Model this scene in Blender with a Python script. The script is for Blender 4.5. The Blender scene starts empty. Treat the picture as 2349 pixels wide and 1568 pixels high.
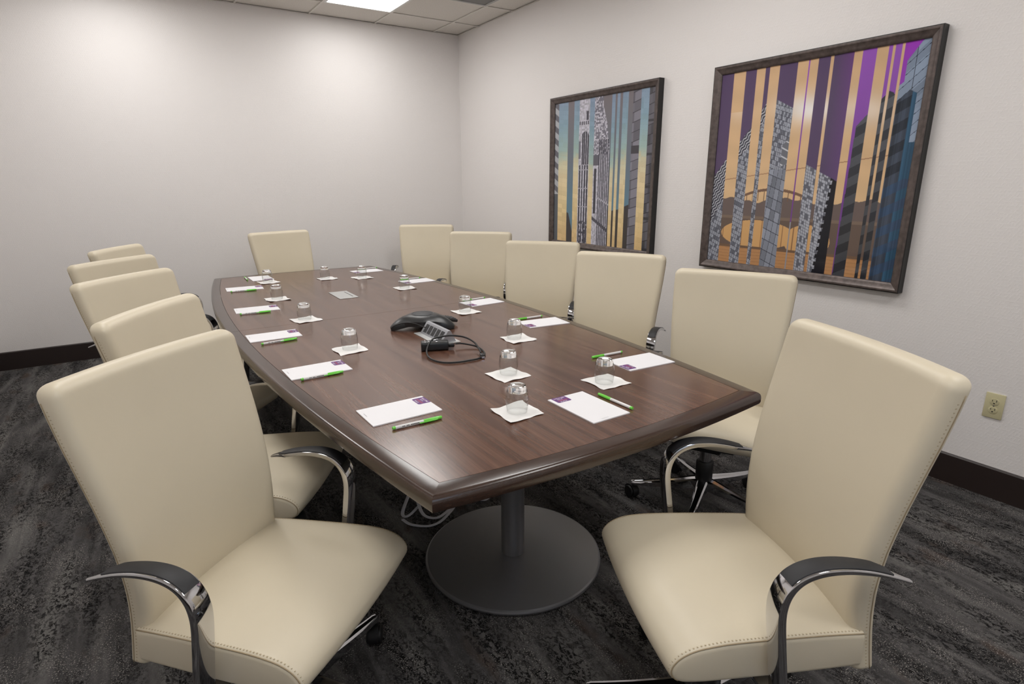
import bpy, bmesh, math, random
import numpy as np
from mathutils import Vector, Matrix
random.seed(7); rng = np.random.default_rng(7)
scene = bpy.context.scene
COL = scene.collection

# ------------------------------------------------------------------ camera
CAM_F, CAM_PITCH, CAM_YAW, CAM_ROLL = 1328.0, 0.26982, 0.57812, -0.00484   # px (2349 wide), rad
EYE = 1.395
cam_d = bpy.data.cameras.new('camera'); cam = bpy.data.objects.new('camera', cam_d); COL.objects.link(cam)
cam_d.sensor_fit = 'HORIZONTAL'; cam_d.sensor_width = 36.0; cam_d.lens = CAM_F / 2349 * 36.0; cam_d.clip_start = 0.02
fw = Vector((math.sin(CAM_YAW) * math.cos(CAM_PITCH), math.cos(CAM_YAW) * math.cos(CAM_PITCH), -math.sin(CAM_PITCH)))
rt = Vector((math.cos(CAM_YAW), -math.sin(CAM_YAW), 0)); up = rt.cross(fw)
c, s = math.cos(CAM_ROLL), math.sin(CAM_ROLL)
rt, up = c * rt + s * up, c * up - s * rt
m = Matrix((rt, up, -fw)).transposed().to_4x4(); m.translation = (0, 0, EYE)
cam.matrix_world = m
scene.camera = cam

# ------------------------------------------------------------------ world, exposure
w = bpy.data.worlds.new('world'); scene.world = w; w.use_nodes = True
w.node_tree.nodes['Background'].inputs[0].default_value = (0.55, 0.75, 1.0, 1)
w.node_tree.nodes['Background'].inputs[1].default_value = 1.6
vs = scene.view_settings
vs.view_transform = 'Standard'; vs.look = 'None'; vs.gamma = 1.0; vs.exposure = 0.0; vs.use_curve_mapping = False
LIGHT_STRENGTH = 9.4      # troffer diffusers
LIGHT_COLOR = (1.0, 0.98, 0.955, 1)

cy_ = scene.cycles; cy_.use_light_tree = False; cy_.max_bounces = 7; cy_.diffuse_bounces = 4; cy_.glossy_bounces = 3; cy_.transmission_bounces = 7; cy_.adaptive_min_samples = 16; cy_.adaptive_threshold = 0.08; cy_.sample_clamp_indirect = 20.0
# ------------------------------------------------------------------ room dimensions
XR, XL, YB, YF, ZC = 3.1136, -1.10, 5.75, -1.60, 2.831
TT = 0.737                # table top height

# ------------------------------------------------------------------ materials
def lin(r, g=None, b=None):
    if g is None: r, g, b = r
    f = lambda v: (v / 255 / 12.92) if v / 255 <= 0.04045 else ((v / 255 + 0.055) / 1.055) ** 2.4
    return (f(r), f(g), f(b), 1)
def mat(name, rgb, rough=0.5, metal=0.0, spec=0.5, coat=0.0, bump=None, var=None):
    """principled material; bump=(scale,strength,distance); var=(scale,amount) gives faint colour mottling"""
    M = bpy.data.materials.new(name); M.use_nodes = True
    nt = M.node_tree; b = nt.nodes['Principled BSDF']
    b.inputs['Base Color'].default_value = lin(rgb); b.inputs['Roughness'].default_value = rough
    b.inputs['Metallic'].default_value = metal; b.inputs['Specular IOR Level'].default_value = spec
    b.inputs['Coat Weight'].default_value = coat
    if bump or var:
        tc = nt.nodes.new('ShaderNodeTexCoord')
    if bump:
        n = nt.nodes.new('ShaderNodeTexNoise'); n.inputs['Scale'].default_value = bump[0]; n.inputs['Detail'].default_value = 3
        nt.links.new(tc.outputs['Object'], n.inputs['Vector'])
        bp = nt.nodes.new('ShaderNodeBump'); bp.inputs['Strength'].default_value = bump[1]; bp.inputs['Distance'].default_value = bump[2]
        nt.links.new(n.outputs['Fac'], bp.inputs['Height']); nt.links.new(bp.outputs['Normal'], b.inputs['Normal'])
    if var:
        n = nt.nodes.new('ShaderNodeTexNoise'); n.inputs['Scale'].default_value = var[0]; n.inputs['Detail'].default_value = 4
        nt.links.new(tc.outputs['Object'], n.inputs['Vector'])
        r = nt.nodes.new('ShaderNodeValToRGB'); k = var[1]
        r.color_ramp.elements[0].position = .3; r.color_ramp.elements[1].position = .7
        r.color_ramp.elements[0].color = lin([max(0, q * (1 - k)) for q in rgb]); r.color_ramp.elements[1].color = lin([min(255, q * (1 + k)) for q in rgb])
        nt.links.new(n.outputs['Fac'], r.inputs['Fac']); nt.links.new(r.outputs['Color'], b.inputs['Base Color'])
    return M
def node(nt, t, **kw):
    n = nt.nodes.new(t)
    for k, v in kw.items():
        if k.startswith('_'): n.inputs[k[1:].replace('_', ' ')].default_value = v
        else: setattr(n, k, v)
    return n
def ramp(nt, stops):
    r = nt.nodes.new('ShaderNodeValToRGB'); e = r.color_ramp.elements
    while len(e) < len(stops): e.new(0.5)
    for q, (p, col) in zip(e, stops): q.position = p; q.color = col
    return r

def wall_material(name, rgb):
    M = bpy.data.materials.new(name); M.use_nodes = True; nt = M.node_tree; b = nt.nodes['Principled BSDF']; L = nt.links.new
    b.inputs['Base Color'].default_value = lin(rgb); b.inputs['Roughness'].default_value = 0.42; b.inputs['Specular IOR Level'].default_value = 0.45
    tc = node(nt, 'ShaderNodeTexCoord')
    total = None
    for ang, sc in ((0.52, 88), (-0.52, 88), (1.571, 70)):      # embossed crossing threads
        mp = node(nt, 'ShaderNodeMapping'); mp.inputs['Rotation'].default_value = (0, 0, ang)
        L(tc.outputs['UV'], mp.inputs['Vector'])
        wv = node(nt, 'ShaderNodeTexWave', wave_type='BANDS', _Scale=sc / 3.4, _Distortion=0.5, _Detail=1.0, _Detail_Scale=3.0)
        L(mp.outputs['Vector'], wv.inputs['Vector'])
        ns = node(nt, 'ShaderNodeTexNoise', _Scale=62.0, _Detail=1.0)
        mp2 = node(nt, 'ShaderNodeMapping'); mp2.inputs['Location'].default_value = (ang * 7, sc, 0)
        L(tc.outputs['UV'], mp2.inputs['Vector']); L(mp2.outputs['Vector'], ns.inputs['Vector'])
        th = node(nt, 'ShaderNodeMath', operation='GREATER_THAN'); th.inputs[1].default_value = 0.52; L(ns.outputs['Fac'], th.inputs[0])
        pw = node(nt, 'ShaderNodeMath', operation='POWER'); pw.inputs[1].default_value = 4.0; L(wv.outputs['Fac'], pw.inputs[0])
        mu = node(nt, 'ShaderNodeMath', operation='MULTIPLY'); L(pw.outputs[0], mu.inputs[0]); L(th.outputs[0], mu.inputs[1])
        if total is None: total = mu
        else:
            ad = node(nt, 'ShaderNodeMath', operation='MAXIMUM'); L(total.outputs[0], ad.inputs[0]); L(mu.outputs[0], ad.inputs[1]); total = ad
    bp = node(nt, 'ShaderNodeBump', _Strength=0.32, _Distance=0.0008)
    L(total.outputs[0], bp.inputs['Height']); L(bp.outputs['Normal'], b.inputs['Normal'])
    return M

def carpet_material():
    M = bpy.data.materials.new('carpet'); M.use_nodes = True; nt = M.node_tree; b = nt.nodes['Principled BSDF']; L = nt.links.new
    b.inputs['Roughness'].default_value = 0.95; b.inputs['Specular IOR Level'].default_value = 0.1
    tc = node(nt, 'ShaderNodeTexCoord')
    def mapped(sx, sy, loc=0):
        mp = node(nt, 'ShaderNodeMapping'); mp.inputs['Scale'].default_value = (sx, sy, 1); mp.inputs['Location'].default_value = (loc, loc * 1.7, 0)
        L(tc.outputs['Object'], mp.inputs['Vector']); return mp.outputs['Vector']
    # broad tonal streaks along the room
    n1 = node(nt, 'ShaderNodeTexNoise', _Scale=1.0, _Detail=5.0, _Roughness=0.6, _Distortion=0.4); L(mapped(11, 1.5), n1.inputs['Vector'])
    r1 = ramp(nt, [(0.34, lin(62, 61, 61)), (0.5, lin(88, 86, 86)), (0.66, lin(116, 114, 112))]); L(n1.outputs['Fac'], r1.inputs['Fac'])
    # brownish patches
    n4 = node(nt, 'ShaderNodeTexNoise', _Scale=1.0, _Detail=3.0); L(mapped(9, 4, 5), n4.inputs['Vector'])
    r4 = ramp(nt, [(0.60, (0, 0, 0, 1)), (0.72, (1, 1, 1, 1))]); L(n4.outputs['Fac'], r4.inputs['Fac'])
    mx4 = node(nt, 'ShaderNodeMixRGB', blend_type='MIX'); L(r4.outputs['Color'], mx4.inputs['Fac']); L(r1.outputs['Color'], mx4.inputs['Color1']); mx4.inputs['Color2'].default_value = lin(80, 70, 65)
    # black crackle in patches
    n2 = node(nt, 'ShaderNodeTexNoise', _Scale=1.0, _Detail=6.0, _Roughness=0.75, _Distortion=1.0); L(mapped(78, 50, 2), n2.inputs['Vector'])
    r2 = ramp(nt, [(0.47, (1, 1, 1, 1)), (0.52, (0, 0, 0, 1))]); L(n2.outputs['Fac'], r2.inputs['Fac'])
    n3 = node(nt, 'ShaderNodeTexNoise', _Scale=1.0, _Detail=4.0, _Roughness=0.6); L(mapped(11, 2.2, 9), n3.inputs['Vector'])
    r3 = ramp(nt, [(0.40, (0.12, 0.12, 0.12, 1)), (0.56, (1, 1, 1, 1))]); L(n3.outputs['Fac'], r3.inputs['Fac'])
    mu = node(nt, 'ShaderNodeMath', operation='MULTIPLY'); L(r2.outputs['Color'], mu.inputs[0]); L(r3.outputs['Color'], mu.inputs[1])
    mx = node(nt, 'ShaderNodeMixRGB', blend_type='MIX'); L(mu.outputs[0], mx.inputs['Fac']); L(mx4.outputs['Color'], mx.inputs['Color1']); mx.inputs['Color2'].default_value = lin(24, 23, 24)
    # pale speckle yarn
    n5 = node(nt, 'ShaderNodeTexNoise', _Scale=240.0, _Detail=2.0); L(tc.outputs['Object'], n5.inputs['Vector'])
    r5 = ramp(nt, [(0.57, (0, 0, 0, 1)), (0.70, (1, 1, 1, 1))]); L(n5.outputs['Fac'], r5.inputs['Fac'])
    n6 = node(nt, 'ShaderNodeTexNoise', _Scale=1.0, _Detail=3.0); L(mapped(11, 5, 14), n6.inputs['Vector'])
    r6 = ramp(nt, [(0.45, (0.1, 0.1, 0.1, 1)), (0.65, (0.9, 0.9, 0.9, 1))]); L(n6.outputs['Fac'], r6.inputs['Fac'])
    mu2 = node(nt, 'ShaderNodeMath', operation='MULTIPLY'); L(r5.outputs['Color'], mu2.inputs[0]); L(r6.outputs['Color'], mu2.inputs[1])
    mx2 = node(nt, 'ShaderNodeMixRGB', blend_type='MIX'); L(mu2.outputs[0], mx2.inputs['Fac']); L(mx.outputs['Color'], mx2.inputs['Color1']); mx2.inputs['Color2'].default_value = lin(205, 198, 190)
    L(mx2.outputs['Color'], b.inputs['Base Color'])
    n7 = node(nt, 'ShaderNodeTexNoise', _Scale=260.0, _Detail=3.0); L(tc.outputs['Object'], n7.inputs['Vector'])
    ad = node(nt, 'ShaderNodeMath', operation='MULTIPLY_ADD'); L(n7.outputs['Fac'], ad.inputs[0]); ad.inputs[1].default_value = 0.6; L(n2.outputs['Fac'], ad.inputs[2])
    bp = node(nt, 'ShaderNodeBump', _Strength=0.9, _Distance=0.006); L(ad.outputs[0], bp.inputs['Height']); L(bp.outputs['Normal'], b.inputs['Normal'])
    return M

def wood_material(name, along='Y', dark=1.0):
    M = bpy.data.materials.new(name); M.use_nodes = True; nt = M.node_tree; b = nt.nodes['Principled BSDF']; L = nt.links.new
    tc = node(nt, 'ShaderNodeTexCoord'); 
    def mapped(a, bb, loc=0.0):
        mp = node(nt, 'ShaderNodeMapping'); mp.inputs['Scale'].default_value = (a, bb, a) if along == 'Y' else (bb, a, a); mp.inputs['Location'].default_value = (loc, loc, 0)
        L(tc.outputs['Object'], mp.inputs['Vector']); return mp.outputs['Vector']
    n1 = node(nt, 'ShaderNodeTexNoise', _Scale=1.0, _Detail=6.0, _Roughness=0.6, _Distortion=0.6); L(mapped(34, 0.9), n1.inputs['Vector'])
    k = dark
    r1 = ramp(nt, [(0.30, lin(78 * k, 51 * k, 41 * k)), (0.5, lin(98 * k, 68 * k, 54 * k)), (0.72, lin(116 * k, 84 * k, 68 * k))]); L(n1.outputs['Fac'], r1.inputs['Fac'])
    n2 = node(nt, 'ShaderNodeTexNoise', _Scale=1.0, _Detail=3.0, _Roughness=0.7); L(mapped(300, 4.0, 3.0), n2.inputs['Vector'])
    r2 = ramp(nt, [(0.38, (0.76, 0.74, 0.72, 1)), (0.58, (1, 1, 1, 1))]); L(n2.outputs['Fac'], r2.inputs['Fac'])
    mx = node(nt, 'ShaderNodeMixRGB', blend_type='MULTIPLY', _Fac=0.8); L(r1.outputs['Color'], mx.inputs['Color1']); L(r2.outputs['Color'], mx.inputs['Color2'])
    L(mx.outputs['Color'], b.inputs['Base Color'])
    b.inputs['Roughness'].default_value = 0.21; b.inputs['Specular IOR Level'].default_value = 0.75
    bp = node(nt, 'ShaderNodeBump', _Strength=0.02, _Distance=0.0006); L(n2.outputs['Fac'], bp.inputs['Height']); L(bp.outputs['Normal'], b.inputs['Normal'])
    return M

def emit_material(name, col, strength):
    M = bpy.data.materials.new(name); M.use_nodes = True; nt = M.node_tree
    nt.nodes.remove(nt.nodes['Principled BSDF']); e = nt.nodes.new('ShaderNodeEmission')
    e.inputs[0].default_value = col; e.inputs[1].default_value = strength
    nt.links.new(e.outputs[0], nt.nodes['Material Output'].inputs['Surface']); return M
def glass_material(name, col=(1, 1, 1, 1), ior=1.5):
    M = bpy.data.materials.new(name); M.use_nodes = True; b = M.node_tree.nodes['Principled BSDF']
    b.inputs['Base Color'].default_value = col; b.inputs['Roughness'].default_value = 0.0
    b.inputs['Transmission Weight'].default_value = 1.0; b.inputs['IOR'].default_value = ior; return M
def thin_glass(name):
    M = bpy.data.materials.new(name); M.use_nodes = True; nt = M.node_tree; nt.nodes.remove(nt.nodes['Principled BSDF'])
    la = node(nt, 'ShaderNodeLayerWeight', _Blend=0.5); pw = node(nt, 'ShaderNodeMath', operation='POWER'); pw.inputs[1].default_value = 3.5; nt.links.new(la.outputs['Facing'], pw.inputs[0])
    lw = node(nt, 'ShaderNodeMath', operation='MULTIPLY_ADD'); lw.inputs[1].default_value = 0.75; lw.inputs[2].default_value = 0.03; nt.links.new(pw.outputs[0], lw.inputs[0]); tr = node(nt, 'ShaderNodeBsdfTransparent'); tr.inputs[0].default_value = (.965, .97, .968, 1); gl = node(nt, 'ShaderNodeBsdfGlossy', _Roughness=0.0)
    mx = node(nt, 'ShaderNodeMixShader'); nt.links.new(lw.outputs[0], mx.inputs[0]); nt.links.new(tr.outputs[0], mx.inputs[1]); nt.links.new(gl.outputs[0], mx.inputs[2])
    nt.links.new(mx.outputs[0], nt.nodes['Material Output'].inputs['Surface']); return M
def print_material(name):
    M = bpy.data.materials.new(name); M.use_nodes = True; nt = M.node_tree; b = nt.nodes['Principled BSDF']
    a = node(nt, 'ShaderNodeAttribute', attribute_name='ink'); nt.links.new(a.outputs['Color'], b.inputs['Base Color'])
    b.inputs['Roughness'].default_value = 0.06; b.inputs['Specular IOR Level'].default_value = 0.35; return M

M_WALL = wall_material('wallpaper', (234, 230, 228))
M_CARPET = carpet_material()
M_CEIL = mat('ceiling_tile', (226, 221, 214), 0.9, spec=0.1, bump=(260, 0.5, 0.002), var=(130, 0.03))
M_GRID = mat('ceiling_grid', (226, 222, 215), 0.5)
M_BASE = mat('baseboard_dark', (44, 35, 33), 0.35)
M_LEATHER = mat('cream_leather', (214, 203, 180), 0.42, spec=0.45, bump=(420, 0.10, 0.0006), var=(3, 0.012))
M_SEAM = mat('leather_seam', (158, 141, 113), 0.7)
M_STITCH = mat('stitch', (184, 169, 141), 0.7)
M_CHROME = mat('chrome', (205, 205, 208), 0.07, metal=1.0)
M_BLACK = mat('black_plastic', (22, 22, 24), 0.42)
M_PAD = mat('arm_pad_urethane', (34, 34, 37), 0.55, bump=(500, 0.15, 0.0004))
M_RUBBER = mat('caster_rubber', (14, 14, 15), 0.55)
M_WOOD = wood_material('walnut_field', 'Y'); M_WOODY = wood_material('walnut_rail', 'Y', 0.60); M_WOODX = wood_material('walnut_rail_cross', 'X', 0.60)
M_METAL = mat('grey_metal_paint', (138, 138, 141), 0.36, metal=0.7)
M_PAPER = mat('paper', (236, 235, 238), 0.6, spec=0.25)
M_NAPKIN = mat('napkin_tissue', (240, 239, 237), 0.9, spec=0.1, bump=(160, 0.35, 0.001))
M_PURPLE = mat('print_purple', (98, 50, 120), 0.5); M_WHITEINK = mat('print_white', (240, 232, 240), 0.5); M_REDINK = mat('print_coral', (214, 92, 84), 0.5); M_GREYINK = mat('print_grey', (150, 150, 156), 0.6)
M_GREEN = mat('pen_green', (112, 212, 72), 0.25, coat=0.3); M_BARREL = mat('pen_barrel', (226, 225, 225), 0.2, coat=0.3); M_INK = mat('print_black', (40, 42, 44), 0.5)
M_GLASS = glass_material('clear_glass'); M_THIN = thin_glass('thin_glass_wall')
M_PHONE = mat('phone_black', (30, 31, 33), 0.33); M_PHONE2 = mat('phone_grille', (46, 48, 51), 0.5, bump=(900, 0.4, 0.0006)); M_KEY = mat('phone_key', (58, 60, 64), 0.4)
M_PLATE = mat('module_plate', (196, 197, 196), 0.38, metal=0.35); M_SILVER = mat('module_silver', (176, 178, 184), 0.35, metal=0.5); M_SOCKET = mat('socket_dark', (52, 53, 56), 0.5)
M_CABLE = mat('cable_black', (17, 17, 18), 0.42); M_CORD = mat('cord_white', (196, 196, 200), 0.5)
M_FRAME = mat('frame_pewter', (92, 82, 79), 0.38, metal=0.35, var=(38, 0.16), bump=(60, 0.25, 0.001)); M_FRAMEB = mat('frame_black', (24, 22, 22), 0.45)
M_IVORY = mat('outlet_ivory', (204, 196, 158), 0.35); M_DARK = mat('slot_dark', (28, 25, 22), 0.6)
M_VENT = mat('vent_grey', (176, 176, 174), 0.5); M_DUCT = mat('duct_dark', (70, 70, 70), 0.8)
M_LIGHT = emit_material('troffer_light', LIGHT_COLOR, LIGHT_STRENGTH)
M_TROFFER = mat('troffer_white', (238, 238, 236), 0.4)
M_PRINT = print_material('art_print')
M_PANE = glass_material('window_pane')

# ------------------------------------------------------------------ mesh helpers
def link(o, parent=None):
    COL.objects.link(o)
    if parent is not None: o.parent = parent
    return o
def mesh_obj(name, V, F, material, parent=None, smooth=False, sharp=None, loc=None):
    me = bpy.data.meshes.new(name); me.from_pydata([tuple(v) for v in V], [], F); me.update()
    bm = bmesh.new(); bm.from_mesh(me); bmesh.ops.recalc_face_normals(bm, faces=bm.faces); bm.to_mesh(me); bm.free()
    me.materials.append(material)
    if smooth:
        me.polygons.foreach_set('use_smooth', [True] * len(me.polygons))
        if sharp: me.set_sharp_from_angle(angle=math.radians(sharp))
    o = bpy.data.objects.new(name, me)
    if loc is not None: o.location = loc
    return link(o, parent)
def bm_obj(name, bm, material, parent=None, smooth=False, sharp=40, loc=None):
    me = bpy.data.meshes.new(name); bmesh.ops.recalc_face_normals(bm, faces=bm.faces); bm.to_mesh(me); bm.free(); me.materials.append(material)
    if smooth:
        me.polygons.foreach_set('use_smooth', [True] * len(me.polygons)); me.set_sharp_from_angle(angle=math.radians(sharp))
    o = bpy.data.objects.new(name, me)
    if loc is not None: o.location = loc
    return link(o, parent)
def add_box(bm, x0, x1, y0, y1, z0, z1, bevel=0.0, seg=2, M=None):
    vs_ = [bm.verts.new((x, y, z)) for x in (x0, x1) for y in (y0, y1) for z in (z0, z1)]
    fs = [(0, 1, 3, 2), (4, 6, 7, 5), (0, 4, 5, 1), (2, 3, 7, 6), (0, 2, 6, 4), (1, 5, 7, 3)]
    nf = [bm.faces.new([vs_[i] for i in f]) for f in fs]
    ve = vs_
    if bevel > 0:
        ed = list({e for f in nf for e in f.edges})
        r = bmesh.ops.bevel(bm, geom=ed, offset=bevel, segments=seg, affect='EDGES', profile=0.5)
        ve = list({v for f in r['faces'] for v in f.verts} | {v for v in vs_ if v.is_valid})
    if M is not None:
        bmesh.ops.transform(bm, matrix=M, verts=ve)
    return ve
def box(name, x0, x1, y0, y1, z0, z1, material, parent=None, bevel=0.0, seg=2, loc=None):
    bm = bmesh.new(); add_box(bm, x0, x1, y0, y1, z0, z1, bevel, seg)
    return bm_obj(name, bm, material, parent, smooth=bevel > 0, loc=loc)
def loft_data(loops, cap0=True, cap1=True, closed=True):
    V = [p for l in loops for p in l]; n = len(loops[0]); F = []
    for i in range(len(loops) - 1):
        for j in range(n if closed else n - 1):
            a, b = i * n + j, i * n + (j + 1) % n
            F.append((a, b, b + n, a + n))
    if closed and cap0: F.append(tuple(range(n))[::-1])
    if closed and cap1: F.append(tuple(range((len(loops) - 1) * n, len(loops) * n)))
    return V, F
def loft(name, loops, material, parent=None, smooth=True, sharp=50, **kw):
    V, F = loft_data(loops, **kw); return mesh_obj(name, V, F, material, parent, smooth, sharp)
def lathe_loops(prof, n=32):
    return [[(r * math.cos(2 * math.pi * k / n), r * math.sin(2 * math.pi * k / n), z) for k in range(n)] for r, z in prof]
def lathe(name, prof, material, parent=None, n=32, sharp=40, cap0=True, cap1=True, loc=None):
    V, F = loft_data(lathe_loops(prof, n), cap0, cap1); return mesh_obj(name, V, F, material, parent, True, sharp, loc)
def catmull(P, k=6, closed=False):
    P = [Vector(p) for p in P]; n = len(P); out = []
    for i in range(n if closed else n - 1):
        p0 = P[(i - 1) % n] if closed or i > 0 else P[0] * 2 - P[1]
        p1, p2 = P[i], P[(i + 1) % n]
        p3 = P[(i + 2) % n] if closed or i + 2 < n else P[-1] * 2 - P[-2]
        for t in np.linspace(0, 1, k, endpoint=False):
            out.append(0.5 * ((2 * p1) + (p2 - p0) * t + (2 * p0 - 5 * p1 + 4 * p2 - p3) * t * t + (3 * p1 - p0 - 3 * p2 + p3) * t ** 3))
    if not closed: out.append(P[-1])
    return out
def tube_data(path, r, n=8, flat=1.0, upv=Vector((0, 0, 1))):
    loops = []; path = [Vector(p) for p in path]
    for i, p in enumerate(path):
        t = (path[min(i + 1, len(path) - 1)] - path[max(i - 1, 0)])
        t = t.normalized() if t.length > 1e-9 else Vector((0, 0, 1))
        a = t.cross(upv)
        a = a.normalized() if a.length > 1e-4 else Vector((1, 0, 0))
        b = a.cross(t).normalized()
        loops.append([tuple(p + a * r * math.cos(2 * math.pi * k / n) + b * r * flat * math.sin(2 * math.pi * k / n)) for k in range(n)])
    return loft_data(loops)
def tube(name, path, r, material, parent=None, n=8, flat=1.0, upv=Vector((0, 0, 1))):
    V, F = tube_data(path, r, n, flat, upv); return mesh_obj(name, V, F, material, parent, True, 60)
def merge(parts):
    V, F = [], []
    for v, f in parts:
        o = len(V); V += [tuple(q) for q in v]; F += [tuple(i + o for i in g) for g in f]
    return V, F
def thing(name, label, cat, loc=(0, 0, 0), rz=0.0, group=None):
    o = bpy.data.objects.new(name, None); o.empty_display_size = 0.05; o.location = loc; o.rotation_euler = (0, 0, rz)
    o['label'] = label; o['category'] = cat
    if group: o['group'] = group
    return link(o)
def tag(o, label, cat, group=None):
    o['label'] = label; o['category'] = cat
    if group: o['group'] = group
    return o
def under(parent, o):
    """attach a part built in room coordinates to its thing"""
    mw = Matrix.LocRotScale(parent.location, parent.rotation_euler, None); o.parent = parent; o.matrix_parent_inverse = mw.inverted(); return o
def struct(o, label, cat): o['kind'] = 'structure'; o['label'] = label; o['category'] = cat; return o
def kids(o, pool): return [q for q in pool if q.parent == o]
def text_mesh(name, body, size, material, parent, loc, align='LEFT'):
    cu = bpy.data.curves.new(name, 'FONT'); cu.body = body; cu.size = size; cu.align_x = align; cu.offset = size * 0.008; cu.resolution_u = 2
    t = bpy.data.objects.new('text_tmp', cu); COL.objects.link(t)
    dg = bpy.context.evaluated_depsgraph_get(); me = bpy.data.meshes.new_from_object(t.evaluated_get(dg))
    bpy.data.objects.remove(t); me.materials.clear(); me.materials.append(material); me.name = name
    o = bpy.data.objects.new(name, me); o.location = loc; return link(o, parent)

# ------------------------------------------------------------------ room shell
def uv_quad(name, P, material):
    """wall slab seen from inside; UV in metres"""
    me = bpy.data.meshes.new(name); me.from_pydata([tuple(p) for p in P], [], [(0, 1, 2, 3)]); me.materials.append(material)
    uv = me.uv_layers.new(name='UVMap'); P = [Vector(p) for p in P]
    a = (P[1] - P[0]).length; b = (P[3] - P[0]).length
    for i, q in enumerate([(0, 0), (a, 0), (a, b), (0, b)]): uv.data[i].uv = q
    return link(bpy.data.objects.new(name, me))
struct(uv_quad('wall_back', [(XL, YB, 0), (XR, YB, 0), (XR, YB, ZC + .14), (XL, YB, ZC + .14)], M_WALL), 'pale textured wallpaper wall behind the far end of the table', 'wall')
struct(uv_quad('wall_right', [(XR, YB, 0), (XR, YF, 0), (XR, YF, ZC + .14), (XR, YB, ZC + .14)], M_WALL), 'pale textured wallpaper wall carrying the two framed prints', 'wall')
struct(uv_quad('wall_left', [(XL, YF, 0), (XL, YB, 0), (XL, YB, ZC + .14), (XL, YF, ZC + .14)], M_WALL), 'pale textured wallpaper wall on the left of the room', 'wall')
# front wall (behind the camera) with a window opening
wx0, wx1, wz0, wz1 = -0.5, 1.1, 0.95, 2.15
wf = bpy.data.objects.new('wall_front', None); struct(link(wf), 'pale wallpaper wall behind the camera with a window', 'wall')
for (a, b, z0, z1) in ((XL, wx0, 0, ZC + .14), (wx1, XR, 0, ZC + .14), (wx0, wx1, 0, wz0), (wx0, wx1, wz1, ZC + .14)):
    q = uv_quad('wall_panel', [(b, YF, z0), (a, YF, z0), (a, YF, z1), (b, YF, z1)], M_WALL); q.parent = wf
win = bpy.data.objects.new('window_1', None); struct(link(win), 'white framed window in the wall behind the camera', 'window')
for (a, b, z0, z1) in ((wx0, wx0 + .05, wz0, wz1), (wx1 - .05, wx1, wz0, wz1), (wx0 + .05, wx1 - .05, wz0, wz0 + .05), (wx0 + .05, wx1 - .05, wz1 - .05, wz1), ((wx0 + wx1) / 2 - .02, (wx0 + wx1) / 2 + .02, wz0 + .05, wz1 - .05)):
    box('window_frame', a, b, YF - .05, YF + .012, z0, z1, M_TROFFER, win)
for k in (0, 1):
    a = wx0 + .05 if k == 0 else (wx0 + wx1) / 2 + .02; b = (wx0 + wx1) / 2 - .02 if k == 0 else wx1 - .05
    box('pane', a, b, YF - .03, YF - .024, wz0 + .05, wz1 - .05, M_PANE, win)
fl = mesh_obj('floor', [(XL, YF, 0), (XR, YF, 0), (XR, YB, 0), (XL, YB, 0)], [(0, 1, 2, 3)], M_CARPET)
struct(fl, 'dark charcoal mottled carpet floor', 'floor')
def baseboard(name, p0, p1, nrm, label):
    p0, p1, nrm = Vector(p0), Vector(p1), Vector(nrm)
    prof = [(0, 0), (0.014, 0), (0.014, 0.136), (0.009, 0.142), (0, 0.142)]
    loops = [[tuple(p + nrm * d + Vector((0, 0, z))) for d, z in prof] for p in (p0, p1)]
    struct(loft(name, loops, M_BASE, smooth=False), label, 'baseboard')
baseboard('baseboard_back', (XL + .0145, YB - .0005, 0), (XR - .0145, YB - .0005, 0), (0, -1, 0), 'dark brown baseboard along the back wall')
baseboard('baseboard_right', (XR - .0005, YF, 0), (XR - .0005, YB, 0), (-1, 0, 0), 'dark brown baseboard along the right wall below the prints')
baseboard('baseboard_left', (XL + .0005, YF, 0), (XL + .0005, YB, 0), (1, 0, 0), 'dark brown baseboard along the left wall')
# ceiling: suspended grid with tiles
ceil = bpy.data.objects.new('ceiling', None); struct(link(ceil), 'suspended ceiling of pale square tiles in a thin grid', 'ceiling')
GX0 = 1.019; TILE = 0.605
gx = [XL] + [GX0 + k * TILE for k in range(-3, 4)] + [XR]; gx = sorted(x for x in gx if XL <= x <= XR)
gx = [x for i, x in enumerate(gx) if i == 0 or x - gx[i - 1] > .05]
GY0 = 5.33
gy = [YB] + [GY0 - k * 0.61 for k in range(0, 12)]; gy = sorted([y for y in gy if y > YF + .05] + [YF])
LIGHT_X = (GX0 - 2 * TILE, GX0 + TILE)          # left edges of the two troffer columns
LIGHT_Y = (GY0, GY0 - 4 * .61, GY0 - 8 * .61)   # far edges, each 4 ft long
VENT = (GX0 + 2 * TILE, GY0 - .61)              # left edge, far edge
skip = set()
tile_mesh = {}
for i in range(len(gx) - 1):
    for j in range(len(gy) - 1):
        x0, x1, y0, y1 = gx[i], gx[i + 1], gy[j], gy[j + 1]; mx_, my_ = (x0 + x1) / 2, (y0 + y1) / 2
        if any(lx < mx_ < lx + TILE and ly - 1.22 < my_ < ly for lx in LIGHT_X for ly in LIGHT_Y): continue
        if VENT[0] < mx_ < VENT[0] + TILE and VENT[1] - .61 < my_ < VENT[1]: continue
        a, b = round(x1 - x0 - .002, 3), round(y1 - y0 - .002, 3)
        if (a, b) not in tile_mesh:
            o = box('ceiling_tile', -a / 2, a / 2, -b / 2, b / 2, 0, .015, M_CEIL, ceil, 0); tile_mesh[(a, b)] = o.data
        else: o = link(bpy.data.objects.new('ceiling_tile', tile_mesh[(a, b)]), ceil)
        o.location = (mx_, my_, ZC + .006)
def bar(x0, x1, y0, y1):
    box('grid_bar', x0, x1, y0, y1, ZC - .002, ZC + .004, M_GRID, ceil)
for x in gx[1:-1]: bar(x - .0075, x + .0075, YF, YB)
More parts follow.
